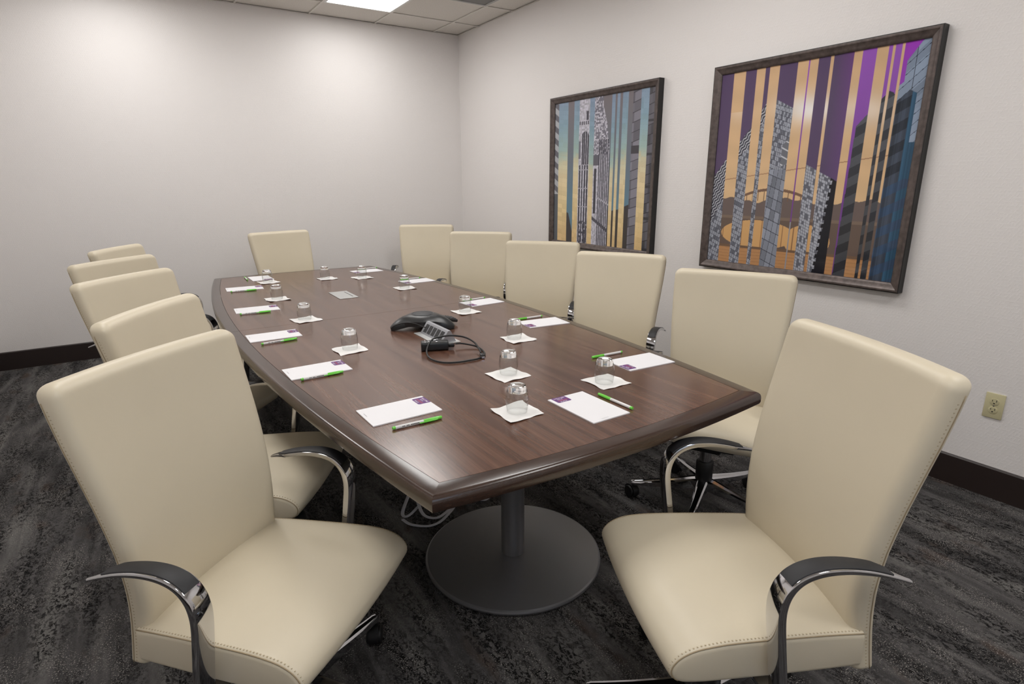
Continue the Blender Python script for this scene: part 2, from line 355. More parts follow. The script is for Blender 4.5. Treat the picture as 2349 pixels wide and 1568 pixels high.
for j, y in enumerate(gy[1:-1]):
    for i in range(len(gx) - 1):
        mx_ = (gx[i] + gx[i + 1]) / 2
        if any(lx < mx_ < lx + TILE and ly - 1.21 < y < ly - .01 for lx in LIGHT_X for ly in LIGHT_Y): continue
        bar(gx[i] + (.0075 if i else 0), gx[i + 1] - (.0075 if i < len(gx) - 2 else 0), y - .0075, y + .0075)
box('ceiling_angle', XL, XR, YB - .016, YB - .0006, ZC - .0035, ZC - .002, M_GRID, ceil); box('ceiling_angle', XR - .016, XR - .0006, YF, YB - .016, ZC - .0035, ZC - .002, M_GRID, ceil)
box('ceiling_deck', XL - .1, XR + .1, YF - .1, YB + .1, ZC + .13, ZC + .15, M_DUCT, ceil)
# troffers
names_l = {(0, 0): 'recessed ceiling light over the far left of the table', (1, 0): 'lit recessed ceiling light nearest the back wall, at picture top', (0, 1): 'recessed ceiling light over the left middle of the room',
           (1, 1): 'recessed ceiling light over the right middle of the room', (0, 2): 'recessed ceiling light behind the camera, left column', (1, 2): 'recessed ceiling light behind the camera, right column'}
for i, lx in enumerate(LIGHT_X):
    for j, ly in enumerate(LIGHT_Y):
        t = thing('ceiling_light', names_l[(i, j)], 'ceiling light', (lx + TILE / 2, ly - .61, ZC), 0, 'recessed ceiling lights')
        hx, hy = TILE / 2 - .009, .61 - .009
        for (a, b, c_, d) in ((-hx, hx, hy - .018, hy), (-hx, hx, -hy, -hy + .018), (-hx, -hx + .018, -hy + .018, hy - .018), (hx - .018, hx, -hy + .018, hy - .018)):
            box('frame_rail', a, b, c_, d, -.003, .012, M_TROFFER, t)
        # flat white diffuser
        V, F = [], []; nx = 1
        for yy in (-hy + .019, hy - .019):
            for k in range(nx + 1):
                u = k / nx; V.append((-hx + .019 + u * (2 * hx - .038), yy, 0.006))
        for k in range(nx): F.append((k, k + 1, nx + 2 + k, nx + 1 + k))
        mesh_obj('diffuser', V, F, M_LIGHT, t, True)
        box('housing', -hx, hx, -hy, hy, .035, .10, M_TROFFER, t)
# air vent
t = thing('air_vent', 'square grey ceiling air vent with fine slats near the right wall', 'air vent', (VENT[0] + TILE / 2, VENT[1] - .305, ZC))
h = TILE / 2 - .009
for (a, b, c_, d) in ((-h, h, h - .025, h), (-h, h, -h, -h + .025), (-h, -h + .025, -h + .025, h - .025), (h - .025, h, -h + .025, h - .025)):
    box('frame_rail', a, b, c_, d, -.004, .012, M_VENT, t)
slat0 = None
for k in range(24):
    y = -h + .035 + k * (2 * h - .07) / 23
    if slat0 is None:
        slat0 = box('slat', -h + .025, h - .025, -.0015, .0015, -.002, .016, M_VENT, t); o = slat0
    else: o = link(bpy.data.objects.new('slat', slat0.data), t)
    o.location = (0, y, 0); o.rotation_euler = (.5, 0, 0)
box('duct', -h + .025, h - .025, -h + .025, h - .025, .04, .06, M_DUCT, t)

# ------------------------------------------------------------------ conference table
CX, CY, HL, HW0, HW1, BOW = 1.048, 2.825, 1.795, 0.585, 0.154, 0.035
def hw(y): return HW0 + HW1 * (1 - min(1, ((y - CY) / HL) ** 2))
table = thing('conference_table', 'long boat-shaped dark walnut conference table on round grey metal bases', 'table', (0, 0, 0))
RIM = [(0.052, 0.737), (0.014, 0.7368), (0.008, 0.7352), (0.0035, 0.7312), (0.001, 0.7255), (0.0, 0.7180), (0.0, 0.705), (0.0025, 0.6985), (0.008, 0.696), (0.052, 0.6955)]
def side_pt(sgn, tt, d):          # tt in -1..1 along Y
    y = CY + tt * (HL - d); return (CX + sgn * (hw(y) - d), y)
def end_pt(sgn, ss, d):           # ss in -1..1 along X
    yc = CY + sgn * (HL - d); xh = hw(yc) - d
    return (CX + ss * xh, yc + sgn * BOW * (1 - ss * ss))
G = 0.0006
for sgn in (-1, 1):
    for (t0, t1) in ((-1, 0.019), (0.0203, 1)):
        loops = [[(*side_pt(sgn, tt, d), z) for d, z in RIM] for tt in np.linspace(t0, t1, 40)]
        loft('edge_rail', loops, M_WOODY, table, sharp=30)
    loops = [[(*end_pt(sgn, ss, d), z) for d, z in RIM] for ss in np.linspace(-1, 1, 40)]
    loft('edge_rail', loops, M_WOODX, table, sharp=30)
seam_y = CY + 0.0196 * HL
for half in (0, 1):
    V, F = [], []
    rows = []
    ys = np.linspace(0, 1, 50)
    for q in ys:
        row = []
        for ss in np.linspace(-1, 1, 25):
            d = .0535
            ya = end_pt(-1, ss, d)[1] if half == 0 else seam_y + .0012
            yb_ = seam_y - .0012 if half == 0 else end_pt(1, ss, d)[1]
            y = ya + (yb_ - ya) * q
            row.append((CX + ss * (hw(min(max(y, CY - HL + d), CY + HL - d)) - d), y))
        rows.append(row)
    n = 25
    for z in (.7368, .700):
        for r in rows: V += [(x, y, z) for x, y in r]
    N = len(rows) * n
    for i in range(len(rows) - 1):
        for j in range(n - 1):
            a = i * n + j; F += [(a, a + 1, a + n + 1, a + n), (N + a, N + a + n, N + a + n + 1, N + a + 1)]
    per = [j for j in range(n)] + [i * n + n - 1 for i in range(1, len(rows))] + [(len(rows) - 1) * n + j for j in range(n - 2, -1, -1)] + [i * n for i in range(len(rows) - 2, 0, -1)]
    for a, b in zip(per, per[1:] + per[:1]): F.append((a, b, b + N, a + N))
    mesh_obj('top_panel', V, F, M_WOOD, table)
mesh_obj('underlayment', *loft_data([[(CX + s_ * (hw(y) - .075), y, z) for s_, z in ((-1, .672), (1, .672), (1, .694), (-1, .694))] for y in np.linspace(CY - HL + .09, CY + HL - .09, 24)]), M_BLACK, table)
for yb_ in (1.625, 4.03):
    base = lathe('base_disc', [(.0, .006), (.325, .006), (.333, .009), (.335, .016), (.333, .022), (.327, .025), (.05, .027), (0, .027)], M_METAL, table, 72, sharp=25, loc=(1.06, yb_, 0))
    lathe('foot', [(.28, 0), (.28, .006)], M_BLACK, base, 48)
    lathe('column', [(.044, .027), (.044, .66)], M_METAL, table, 40, loc=(1.06, yb_, 0))
    bm = bmesh.new(); add_box(bm, -.25, .25, -.03, .03, .65, .672, .004); add_box(bm, -.03, .03, -.25, .25, .65, .672, .004)
    bm_obj('spider_bracket', bm, M_METAL, table, True, loc=(1.06, yb_, 0))

# ------------------------------------------------------------------ chairs
def rrect(hx, hy, r, n=4):
    r = min(r, hx * .98, hy * .98); P = []
    for (cx, cy, a0) in ((hx - r, hy - r, 0), (-hx + r, hy - r, 90), (-hx + r, -hy + r, 180), (hx - r, -hy + r, 270)):
        for k in range(n + 1):
            a = math.radians(a0 + 90 * k / n); P.append((cx + r * math.cos(a), cy + r * math.sin(a)))
    return P
def interp(x, P): return float(np.interp(x, [p[0] for p in P], [p[1] for p in P]))
BACK_Y = [(.318, -.222), (.37, -.214), (.42, -.207), (.47, -.202), (.52, -.200), (.57, -.202), (.62, -.207), (.67, -.2155), (.72, -.226), (.77, -.2385), (.82, -.252), (.87, -.266), (.92, -.279), (.97, -.291), (1.003, -.299)]
BACK_W = [(.318, .2330), (.40, .2300), (.45, .2290), (.50, .2295), (.56, .2320), (.62, .2360), (.70, .2425), (.78, .2490), (.86, .2545), (.94, .2585), (1.003, .2600)]
Z0, Z1 = .318, 1.003
def back_row(z):
    yf, hwz, th = interp(z, BACK_Y), interp(z, BACK_W), .054
    R, r = .030, .022
    if z > Z1 - R: hwz -= R - math.sqrt(max(0, R * R - (z - (Z1 - R)) ** 2))
    e = 0
    if z > Z1 - r: e = r - math.sqrt(max(0, r * r - (z - (Z1 - r)) ** 2))
    if z < Z0 + .010: e = .010 - math.sqrt(max(0, .010 ** 2 - (Z0 + .010 - z) ** 2)); hwz -= e
    return yf, hwz, th, e
def back_front(x, z):
    yf, hwz, th, e = back_row(z); return yf - e + .022 * (x / .25) ** 2
def make_chair():
    root = bpy.data.objects.new('conference_chair', None); root.empty_display_size = .05; link(root)
    # backrest
    zs = sorted(set([Z0 + .010 * (1 - math.cos(a)) for a in np.linspace(0, math.pi / 2, 4)] + list(np.linspace(Z0 + .012, Z1 - .031, 30)) + [Z1 - .030 + .030 * math.sin(a) for a in np.linspace(0, math.pi / 2 * .985, 10)]))
    loops = []
    for z in zs:
        yf, hwz, th, e = back_row(z); l = []
        rf, rb = .030, .008; t0, t1 = -e, -th + e
        rf = min(rf, (th - 2 * e) * .5); rb = min(rb, (th - 2 * e) * .45)
        for x in np.linspace(hwz - rf, -hwz + rf, 21): l.append((x, t0))
        for a in np.linspace(90, 180, 6)[1:]: l.append((-hwz + rf + rf * math.cos(math.radians(a)), t0 - rf + rf * math.sin(math.radians(a))))
        for a in np.linspace(180, 270, 5): l.append((-hwz + rb + rb * math.cos(math.radians(a)), t1 + rb + rb * math.sin(math.radians(a))))
        for x in np.linspace(-hwz + rb, hwz - rb, 13)[1:-1]: l.append((x, t1))
        for a in np.linspace(270, 360, 5): l.append((hwz - rb + rb * math.cos(math.radians(a)), t1 + rb + rb * math.sin(math.radians(a))))
        for a in np.linspace(0, 90, 6)[:-1]: l.append((hwz - rf + rf * math.cos(math.radians(a)), t0 - rf + rf * math.sin(math.radians(a))))
        loops.append([(x, yf + t + .022 * (x / .25) ** 2, z) for x, t in l])
    back = loft('backrest', loops, M_LEATHER, root, sharp=65); back['label'] = 'tall flared cream leather backrest'
    st, sm = [], []
    for sg in (-1, 1):
        zz = np.linspace(Z0 + .006, Z1 - .035, 60)
        pts = [(sg * (interp(z, BACK_W) + .0002), back_front(interp(z, BACK_W), z) - .044, z) for z in zz]
        mesh_obj('side_seam', *tube_data(pts, .0013, 5), M_SEAM, back, True)
        for z in np.arange(Z0 + .012, Z1 - .05, .0085):
            x = interp(z, BACK_W); y = back_front(x, z) - .036
            bm = bmesh.new(); add_box(bm, sg * x - .0006, sg * x + .0006, y - .0016, y + .0016, z - .0011, z + .0011)
            st.append(([tuple(v.co) for v in bm.verts], [tuple(v.index for v in f.verts) for f in (bm.verts.index_update(), bm.faces)[1]])); bm.free()
    o = mesh_obj('stitching', *merge(st), M_STITCH, back); o['kind'] = 'stuff'
    # seat
    prof = [(-.216, .424), (-.15, .431), (-.05, .4385), (.05, .4445), (.115, .446), (.165, .4415), (.200, .428), (.220, .407), (.222, .385), (.206, .366), (.17, .357), (.08, .350), (-.06, .342), (-.216, .336)]
    P = [(p.x, p.y) for p in catmull([(y, z, 0) for y, z in prof], 4)]
    n = len(P)
    NR = []
    for i in range(n):
        a, b = P[max(i - 1, 0)], P[min(i + 1, n - 1)]; tx, tz = b[0] - a[0], b[1] - a[1]; L_ = math.hypot(tx, tz)
        NR.append((tz / L_, -tx / L_))      # inward for this winding
    def shw(y): return .2385 + .0115 * min(1, max(0, (y + .216) / .36))
    r = .013; loops = []
    dists = [0, .0012, .004, .0085, .013]
    stations = [(-1, d) for d in dists] + [(s_, None) for s_ in np.linspace(-.92, .92, 19)] + [(1, d) for d in dists[::-1]]
    for s_, d in stations:
        ins = 0 if d is None else r - math.sqrt(max(0, r * r - (r - d) ** 2))
        l = []
        for (y, z), (ny, nz) in zip(P, NR):
            y2, z2 = y + ny * ins, z + nz * ins
            if d is None: x = s_ * shw(y)
            else: x = s_ * (shw(y) - d)
            q = 1 - (abs(x) / .25) ** 2
            if z > .40: z2 += .006 * q
            fr = min(1, max(0, (y - .05) / .15)); y2 += .014 * fr * q
            l.append((x, y2, z2))
        loops.append(l)
    seat = loft('seat', loops, M_LEATHER, root, sharp=60); seat['label'] = 'padded cream leather seat with waterfall front'
    sm, st = [], []
    top = [i for i, p in enumerate(P) if i <= n - 17]
    for sg in (-1, 1):
        pts = [(sg * (shw(P[i][0]) - .0035), P[i][0] + NR[i][0] * .0035, P[i][1] + NR[i][1] * .0035 + .0004) for i in top]
        mesh_obj('side_seam', *tube_data(pts, .0015, 5, upv=Vector((1, 0, 0))), M_SEAM, seat, True)
        path = [Vector((sg * (shw(P[i][0]) - .0095), P[i][0] + NR[i][0] * .0004, P[i][1] + NR[i][1] * .0004 + .0004)) for i in top]
        acc = 0
        for a, b in zip(path, path[1:]):
            L_ = (b - a).length
            while acc < L_:
                q = a + (b - a) * (acc / L_); e = .0013
                V = [(q.x + dx * e, q.y + dy * e * 1.2, q.z + dz * e * .6) for dx in (-1, 1) for dy in (-1, 1) for dz in (-1, 1)]
                st.append((V, [(0, 1, 3, 2), (4, 6, 7, 5), (0, 4, 5, 1), (2, 3, 7, 6), (0, 2, 6, 4), (1, 5, 7, 3)])); acc += .0085
            acc -= L_
    o = mesh_obj('stitching', *merge(st), M_STITCH, seat); o['kind'] = 'stuff'
    # arms: flat chrome strap rising from under the seat, bending back, tapering to a free tail, black pad inlaid on top
    cl = [(-.002, .322), (.010, .40), (.021, .47), (.030, .535), (.030, .570), (.022, .598), (.005, .620), (-.020, .633), (-.055, .6385), (-.10, .636), (-.15, .626), (-.195, .612), (-.238, .596)]
    cp = [(p.x, p.y) for p in catmull([(y, z, 0) for y, z in cl], 5)]
    nn = len(cp)
    def frame(i):
        a, b = cp[max(i - 1, 0)], cp[min(i + 1, nn - 1)]; ty, tz = b[0] - a[0], b[1] - a[1]; L_ = math.hypot(ty, tz); ty /= L_; tz /= L_
        return (tz, -ty) if True else None         # outward normal (forward on the post, upward on the top)
    lens = [0]
    for i in range(1, nn): lens.append(lens[-1] + math.hypot(cp[i][0] - cp[i - 1][0], cp[i][1] - cp[i - 1][1]))
    LT = lens[-1]
    for sg in (-1, 1):
        loops, pl = [], []
        for i in range(nn):
            q = lens[i] / LT; rem = LT - lens[i]
            xi, xo = .258, .304
            xo -= .004 * max(0, q - .55) / .45
            if rem < .075: xi += (.028) * (1 - rem / .075) ** 1.0          # slanted pointed tail
            hh = .0088 if q < .45 else .0088 - .0055 * (q - .45) / .55
            ny, nz = frame(i); ny, nz = (ny, nz) if (ny > 0 or nz > 0) else (-ny, -nz)
            cxm, hx_ = (xi + xo) / 2, max(.002, (xo - xi) / 2)
            l = [(sg * (cxm + a), cp[i][0] + ny * b, cp[i][1] + nz * b) for a, b in rrect(hx_, hh, .003, 2)]
            loops.append(l)
            if lens[i] > .293 and rem > .045:
                w_ = hx_ - .0035; 
                l2 = [(sg * (cxm + a), cp[i][0] + ny * (hh + b), cp[i][1] + nz * (hh + b)) for a, b in rrect(w_, .0026, .0018, 2)]
                pl.append(l2)
        bm = bmesh.new(); add_box(bm, min(sg * .13, sg * .303), max(sg * .13, sg * .303), -.028, .022, .316, .3305, .004)
        bm.verts.index_update()
        bx = ([tuple(v.co) for v in bm.verts], [tuple(v.index for v in f.verts) for f in bm.faces]); bm.free()
        V, F = merge([loft_data(loops), bx])
        arm = mesh_obj('armrest', V, F, M_CHROME, root, True, 35); arm['label'] = 'polished chrome strap armrest'
        V, F = loft_data(pl); p_ = mesh_obj('arm_pad', V, F, M_PAD, arm, True, 50); p_['label'] = 'black soft arm pad'
    # mechanism, lever, column
    bm = bmesh.new(); add_box(bm, -.13, .13, -.15, .11, .308, .338, .008); add_box(bm, -.07, .07, -.10, .06, .270, .320, .012); add_box(bm, -.12, .12, -.262, -.12, .318, .332, .004)
    bm_obj('tilt_mechanism', bm, M_BLACK, root, True)
    tube('height_lever', [(.06, .0, .300), (.16, .0, .302), (.24, -.005, .305), (.285, -.008, .306)], .0045, M_CHROME, root, 8)
    lathe('gas_column', [(.026, .20), (.026, .3)], M_CHROME, root, 24)
    lathe('column_sleeve', [(.030, .085), (.036, .10), (.037, .205), (.033, .212), (.025, .213)], M_BLACK, root, 28)
    # five-star base
    lv = []
    for (x, hw_, zt, zb) in ((.020, .026, .128, .082), (.05, .0245, .124, .080), (.11, .0205, .112, .076), (.19, .0165, .099, .072), (.27, .0135, .089, .069), (.300, .0125, .086, .068), (.312, .008, .083, .070)):
        lv.append([(x, a, b) for a, b in ((-hw_, zb), (-hw_ * .95, zt - .006), (-hw_ * .66, zt), (-hw_ * .5, zt - .003), (hw_ * .5, zt - .003), (hw_ * .66, zt), (hw_ * .95, zt - .006), (hw_, zb))])
    LV, LF = loft_data(lv)
    cm = []
    for sy in (-.0135, .0135):
        V, F = loft_data([[(.0 + r_ * math.cos(2 * math.pi * k / 20) - .012, sy + o_, .029 + r_ * math.sin(2 * math.pi * k / 20)) for k in range(20)] for r_, o_ in ((.014, -.0095), (.026, -.0090), (.0285, -.006), (.0285, .006), (.026, .0090), (.014, .0095))])
        cm.append((V, F))
    hood = [[(-.012 + rr * math.cos(a), yy, .029 + rr * math.sin(a)) for a in np.linspace(math.radians(-15), math.radians(195), 14)] + [(-.012 + (rr - .004) * math.cos(a), yy, .029 + (rr - .004) * math.sin(a)) for a in np.linspace(math.radians(195), math.radians(-15), 14)] for yy in (-.014, .014) for rr in (.0345,)]
    cm.append(loft_data(hood)); cm.append(loft_data(lathe_loops([(.0075, .050), (.0075, .075)], 12)))
    CV, CF = merge(cm)
    first = None
    for k in range(5):
        if first is None:
            lg = mesh_obj('base_leg', LV, LF, M_CHROME, root, True, 30); ca = mesh_obj('caster', CV, CF, M_RUBBER, lg, True, 40); ca['label'] = 'black twin-wheel caster'; first = (lg.data, ca.data)
        else:
            lg = link(bpy.data.objects.new('base_leg', first[0]), root); ca = link(bpy.data.objects.new('caster', first[1]), lg); ca['label'] = 'black twin-wheel caster'
        lg.rotation_euler = (0, 0, 2 * math.pi * k / 5); ca.location = (.300, 0, 0); ca.rotation_euler = (0, 0, [.6, 2.2, -.8, 1.4, -2.0][k])
    return root
proto = make_chair()
POOL = list(bpy.data.objects)
UPPER = ('backrest', 'seat', 'armrest', 'tilt_mechanism', 'height_lever', 'gas_column')
GC = 'cream conference chairs around the table'
def place_chair(o, x, y, fdir, base_deg, dz, label):
    o.location = (x, y, 0); rz = math.atan2(-fdir[0], fdir[1]); o.rotation_euler = (0, 0, rz)
    o['label'] = label; o['category'] = 'chair'; o['group'] = GC
    k = 0
    for ch in o.children:
        b = ch.name.split('.')[0]
        if b in UPPER: ch.location.z = dz
        if b == 'base_leg': ch.rotation_euler = (0, 0, math.radians(base_deg + 72 * k) - rz); k += 1
def copy_tree(o):
    r = o.copy(); COL.objects.link(r)
    for ch in kids(o, POOL):
        c2 = ch.copy(); COL.objects.link(c2); c2.parent = r
        for g in kids(ch, POOL):
            d = g.copy(); COL.objects.link(d); d.parent = c2
    return r
CHAIRS = [
    (0.200, 1.371, (.656, -.755), 28, 0.0, 'cream leather chair nearest the camera on the left, largest at left'),
    (1.098, 0.755, (-.904, .430), 141, .037, 'cream leather chair at the near right corner, closest to the camera'),
    (1.976, 1.477, (-.889, -.459), 65, 0.0, 'cream chair nearest of the five along the right wall, by table corner'),
    (2.059, 2.278, (-.867, -.498), 20, 0.0, 'cream chair second of five along the right wall, counted from the front'),
    (2.116, 3.028, (-.776, -.630), 50, 0.0, 'cream chair third and middle one of five along the right wall'),
    (2.201, 3.943, (-.697, -.717), 33, 0.0, 'cream chair fourth of five along the right wall, counted from the front'),
    (2.244, 4.928, (-.535, -.845), 10, 0.0, 'cream chair farthest of five along the right wall, by room corner'),
    (1.133, 4.911, (.235, -.972), 40, 0.0, 'cream chair alone at the far end of the table facing the camera'),
    (0.275, 2.063, (.827, -.562), 60, 0.0, 'cream chair second from the front in the row left of the table'),
    (0.175, 2.875, (.706, -.709), 15, 0.0, 'cream chair third from the front in the row left of the table'),
    (0.125, 3.573, (.696, -.718), 47, 0.0, 'cream chair fourth from the front in the row left of the table'),
    (0.184, 4.361, (.862, -.507), 22, 0.0, 'cream chair farthest back in the row left of the table'),
]
for i, (x, y, f, bd, dz, lab) in enumerate(CHAIRS):
    o = proto if i == len(CHAIRS) - 1 else copy_tree(proto)
    place_chair(o, x, y, f, bd, dz, lab)

# ------------------------------------------------------------------ notepads, pens, napkins, tumblers
def make_notepad():
    r = box('notepad', -.0699, .0699, -.108, .108, 0, .0032, M_PAPER)
    V = [(-.058, .108, .0034), (-.058, .0705, .0034), (-.054, .0665, .0034), (-.010, .0665, .0034), (-.006, .0705, .0034), (-.006, .108, .0034)]
    lg = mesh_obj('logo', V, [tuple(range(6))], M_PURPLE, r); lg['label'] = 'small purple printed logo block'
    for body, y, mm, x in (('WELCOME', .0965, M_WHITEINK, -.053), ('TO A', .0875, M_WHITEINK, -.046), ('DIFFERENT', .0785, M_REDINK, -.049), ('PLACE', .0695, M_WHITEINK, -.046)):
        text_mesh('lettering', body, .0086 if body != 'DIFFERENT' else .0078, mm, lg, (x, y, .0036))
    parts = []
    for k in range(9):
        x0 = -.032 + k * .0031; parts.append(([(x0, -.0985, .0034), (x0 + .0024, -.0985, .0034), (x0 + .0024, -.0970, .0034), (x0, -.0970, .0034)], [(0, 1, 2, 3)]))
    mesh_obj('fine_print', *merge(parts), M_GREYINK, r)
    return r
def make_pen():
    r = bpy.data.objects.new('ballpoint_pen', None); r.empty_display_size = .02; link(r)
    def seg(name, prof, mm, lab=None):
        V, F = loft_data([[(x, rr * math.cos(2 * math.pi * k / 16), .0052 + rr * math.sin(2 * math.pi * k / 16)) for k in range(16)] for x, rr in prof])
        o = mesh_obj(name, V, F, mm, r, True, 40)
        if lab: o['label'] = lab
        return o
    seg('barrel', [(-.066, .0046), (-.0655, .0047), (.035, .0047)], M_BARREL)
    seg('end_plug', [(-.0745, .0040), (-.0735, .0047), (-.0662, .0048)], M_GREEN, 'bright green end plug')
    cap = seg('cap', [(.018, .0049), (.022, .0052), (.058, .0052), (.073, .0047), (.0745, .0040)], M_GREEN, 'translucent green cap')
    bm = bmesh.new(); add_box(bm, .004, .060, -.0086, -.0058, .0030, .0064, .0008); add_box(bm, .050, .060, -.0066, -.0040, .0030, .0064, .0005)
    bm_obj('clip', bm, M_GREEN, cap, True)
    parts = []
    for k in range(12):
        x0 = -.047 + k * .0043; a0, a1 = math.radians(150), math.radians(185)
        if k in (2, 5): continue
        q = [(x0 + dx,   .00475 * math.cos(a), .0052 + .00475 * math.sin(a)) for dx in (0, .0030) for a in (a0, (a0 + a1) / 2, a1)]
        parts.append((q, [(0, 1, 4, 3), (1, 2, 5, 4)]))
    mesh_obj('imprint', *merge(parts), M_INK, r)
    return r
def make_napkin(seed):
    rg = np.random.default_rng(seed); n = 18; V, F = [], []
    ph = rg.uniform(0, 6.28, 6); tw = rg.uniform(-.004, .004, 2)
    def zf(x, y):
        r = math.hypot(x, y) / .06; e = max(0, r - .62)
        return .0012 + e * (.0032 + .0028 * math.sin(9 * math.atan2(y, x) + ph[0]) * .5 + .0026 * math.sin(4 * math.atan2(y, x) + ph[1]))
    for lay in (0, 1):
        for i in range(n + 1):
            for j in range(n + 1):
                x, y = (i / n - .5) * .12, (j / n - .5) * .12
                b = .0022 * math.sin(y * 70 + ph[2]) + tw[0] * y / .06; b2 = .0022 * math.sin(x * 60 + ph[3]) + tw[1] * x / .06
                z = max(.0009, zf(x, y))
                V.append((x + b * abs(x) / .06, y + b2 * abs(y) / .06, z if lay == 0 else z - .0007))
    N = (n + 1) ** 2
    for i in range(n):
        for j in range(n):
            a = i * (n + 1) + j; F += [(a, a + 1, a + n + 2, a + n + 1), (N + a, N + a + n + 1, N + a + n + 2, N + a + 1)]
    per = list(range(n + 1)) + [i * (n + 1) + n for i in range(1, n + 1)] + [n * (n + 1) + j for j in range(n - 1, -1, -1)] + [i * (n + 1) for i in range(n - 1, 0, -1)]
    for a, b in zip(per, per[1:] + per[:1]): F.append((a, b, b + N, a + N))
    return mesh_obj('napkin', V, F, M_NAPKIN, None, True, 50)
TUMBLER = [(.0292, .0), (.0300, .0006), (.0318, .010), (.0336, .024), (.0343, .036), (.0338, .048), (.0318, .060), (.0290, .0705), (.0272, .0765), (.0262, .0805), (.0245, .0828), (.021, .0838), (.0, .0833),
           ][:]
TUMB_IN = [(.0, .0655), (.018, .0652), (.0245, .0635), (.0285, .058), (.0312, .047), (.0320, .036), (.0314, .024), (.0298, .010), (.0283, .0006)]
def make_tumbler():
    n = 40
    outer = [p for p in TUMBLER if p[1] < .062 and p[0] > 0] + [(.0309, .0635)]
    inner = [(.0292, .0635)] + [(.0302, .0570), (.0318, .047), (.0325, .036), (.0319, .024), (.0302, .010), (.0286, .0006)]
    V, F = loft_data(lathe_loops(outer + inner, n), False, False)
    last = (len(outer) + len(inner) - 1) * n
    for q in range(n): F.append((last + q, last + (q + 1) % n, (q + 1) % n, q))
    wall = mesh_obj('tumbler', V, F, M_THIN, None, True, 55)
    base = [(.004, .0648), (.018, .0645), (.0262, .0638), (.0306, .0640), (.0290, .0705), (.0272, .0765), (.0262, .0805), (.0245, .0828), (.021, .0838), (.019, .0830), (.006, .0826)]
    V, F = loft_data(lathe_loops(base, n)); mesh_obj('thick_base', V, F, M_GLASS, wall, True, 55)
    return wall
R_ = math.radians
pad0 = make_notepad(); pen0 = make_pen(); tum0 = make_tumbler(); POOL = list(bpy.data.objects)
GP, GN, GK, GT = 'white notepads set round the table', 'green pens set round the table', 'paper napkins under the tumblers', 'upturned glass tumblers'
SIDE = ['nearest', 'second', 'third', 'fourth', 'farthest']
def pad_label(side, k):
    if side == 'E': return 'white notepad at the far end of the table, before the lone chair'
    if side == 'N': return 'white notepad at the near end of the table, upright to the viewer'
    return f'white notepad on the {side} side of the table, {SIDE[k]} of five from the front'
def pen_label(side, k):
    if side == 'E': return 'green-capped pen at the far end of the table, seen end-on'
    if side == 'N': return 'green-capped pen beside the notepad at the near end of the table'
    return f'green-capped pen by the {side}-side notepad {SIDE[k]} of five from the front'
PADS = [('left', 0, .598, 1.535, -89), ('left', 1, .502, 2.070, -89), ('left', 2, .475, 2.671, -91), ('left', 3, .520, 3.317, -93.5), ('left', 4, .576, 4.042, -94), ('E', 0, .745, 4.425, 180),
        ('right', 4, 1.492, 4.330, 93), ('right', 3, 1.619, 3.680, 92.5), ('right', 2, 1.617, 2.790, 94), ('right', 1, 1.616, 2.200, 83), ('right', 0, 1.547, 1.484, 86), ('N', 0, 1.0855, 1.2466, 0.2)]
for i, (sd, k, x, y, a) in enumerate(PADS):
    o = pad0 if i == len(PADS) - 1 else copy_tree(pad0)
    o.location = (x, y, TT); o.rotation_euler = (0, 0, R_(a)); tag(o, pad_label(sd, k), 'notepad', GP)
PENS = [('left', 0, .603, 1.4134, -1), ('left', 1, .497, 1.983, 3), ('left', 2, .473, 2.548, 5), ('left', 3, .495, 3.214, -4), ('left', 4, .555, 3.942, -4), ('E', 0, .652, 4.455, 88),
        ('right', 4, 1.540, 4.434, 184), ('right', 3, 1.612, 3.772, 184), ('right', 2, 1.618, 2.880, 184), ('right', 1, 1.612, 2.309, 178), ('right', 0, 1.498, 1.614, 177), ('N', 0, 1.1795, 1.2278, 91)]
for i, (sd, k, x, y, a) in enumerate(PENS):
    o = pen0 if i == len(PENS) - 1 else copy_tree(pen0)
    o.location = (x, y, TT); o.rotation_euler = (0, 0, R_(a)); tag(o, pen_label(sd, k), 'pen', GN)
WHERE = ['frontmost on the table, left of the near-end notepad', 'in mid table directly behind the frontmost one', 'second of five along the right side of the table', 'nearest of five along the right side of the table', 'third of five along the right side of the table',
         'fourth of five along the right side of the table', 'farthest of five along the right side of the table', 'at mid far end of the table before the back wall', 'farthest of four along the left side of the table', 'third of four along the left side of the table', 'second of four along the left side of the table', 'nearest of four along the left side of the table']
NAPS = [(.886, 1.332, 0, .8880, 1.335), (1.047, 1.633, 6, 1.058, 1.645), (1.3475, 2.019, -1, 1.340, 2.035), (1.2873, 1.386, -3, 1.277, 1.386), (1.424, 2.623, 4, 1.4225, 2.631), (1.440, 3.465, 3, 1.437, 3.466),
        (1.357, 4.036, 4, 1.355, 4.037), (1.136, 4.140, 4, 1.127, 4.158), (.756, 4.211, 9, .754, 4.226), (.674, 3.548, 3, .675, 3.555), (.675, 2.911, 7, .673, 2.920), (.687, 2.263, 4, .691, 2.274)]
for i, (x, y, a, gx_, gy_) in enumerate(NAPS):
    o = make_napkin(100 + i); o.location = (x, y, TT); o.rotation_euler = (0, 0, R_(a)); tag(o, 'white paper napkin, ' + WHERE[i], 'napkin', GK)
    g = tum0 if i == 11 else copy_tree(tum0)
    g.location = (gx_, gy_, TT + .0014); tag(g, 'upturned glass tumbler, ' + WHERE[i], 'glass', GT)

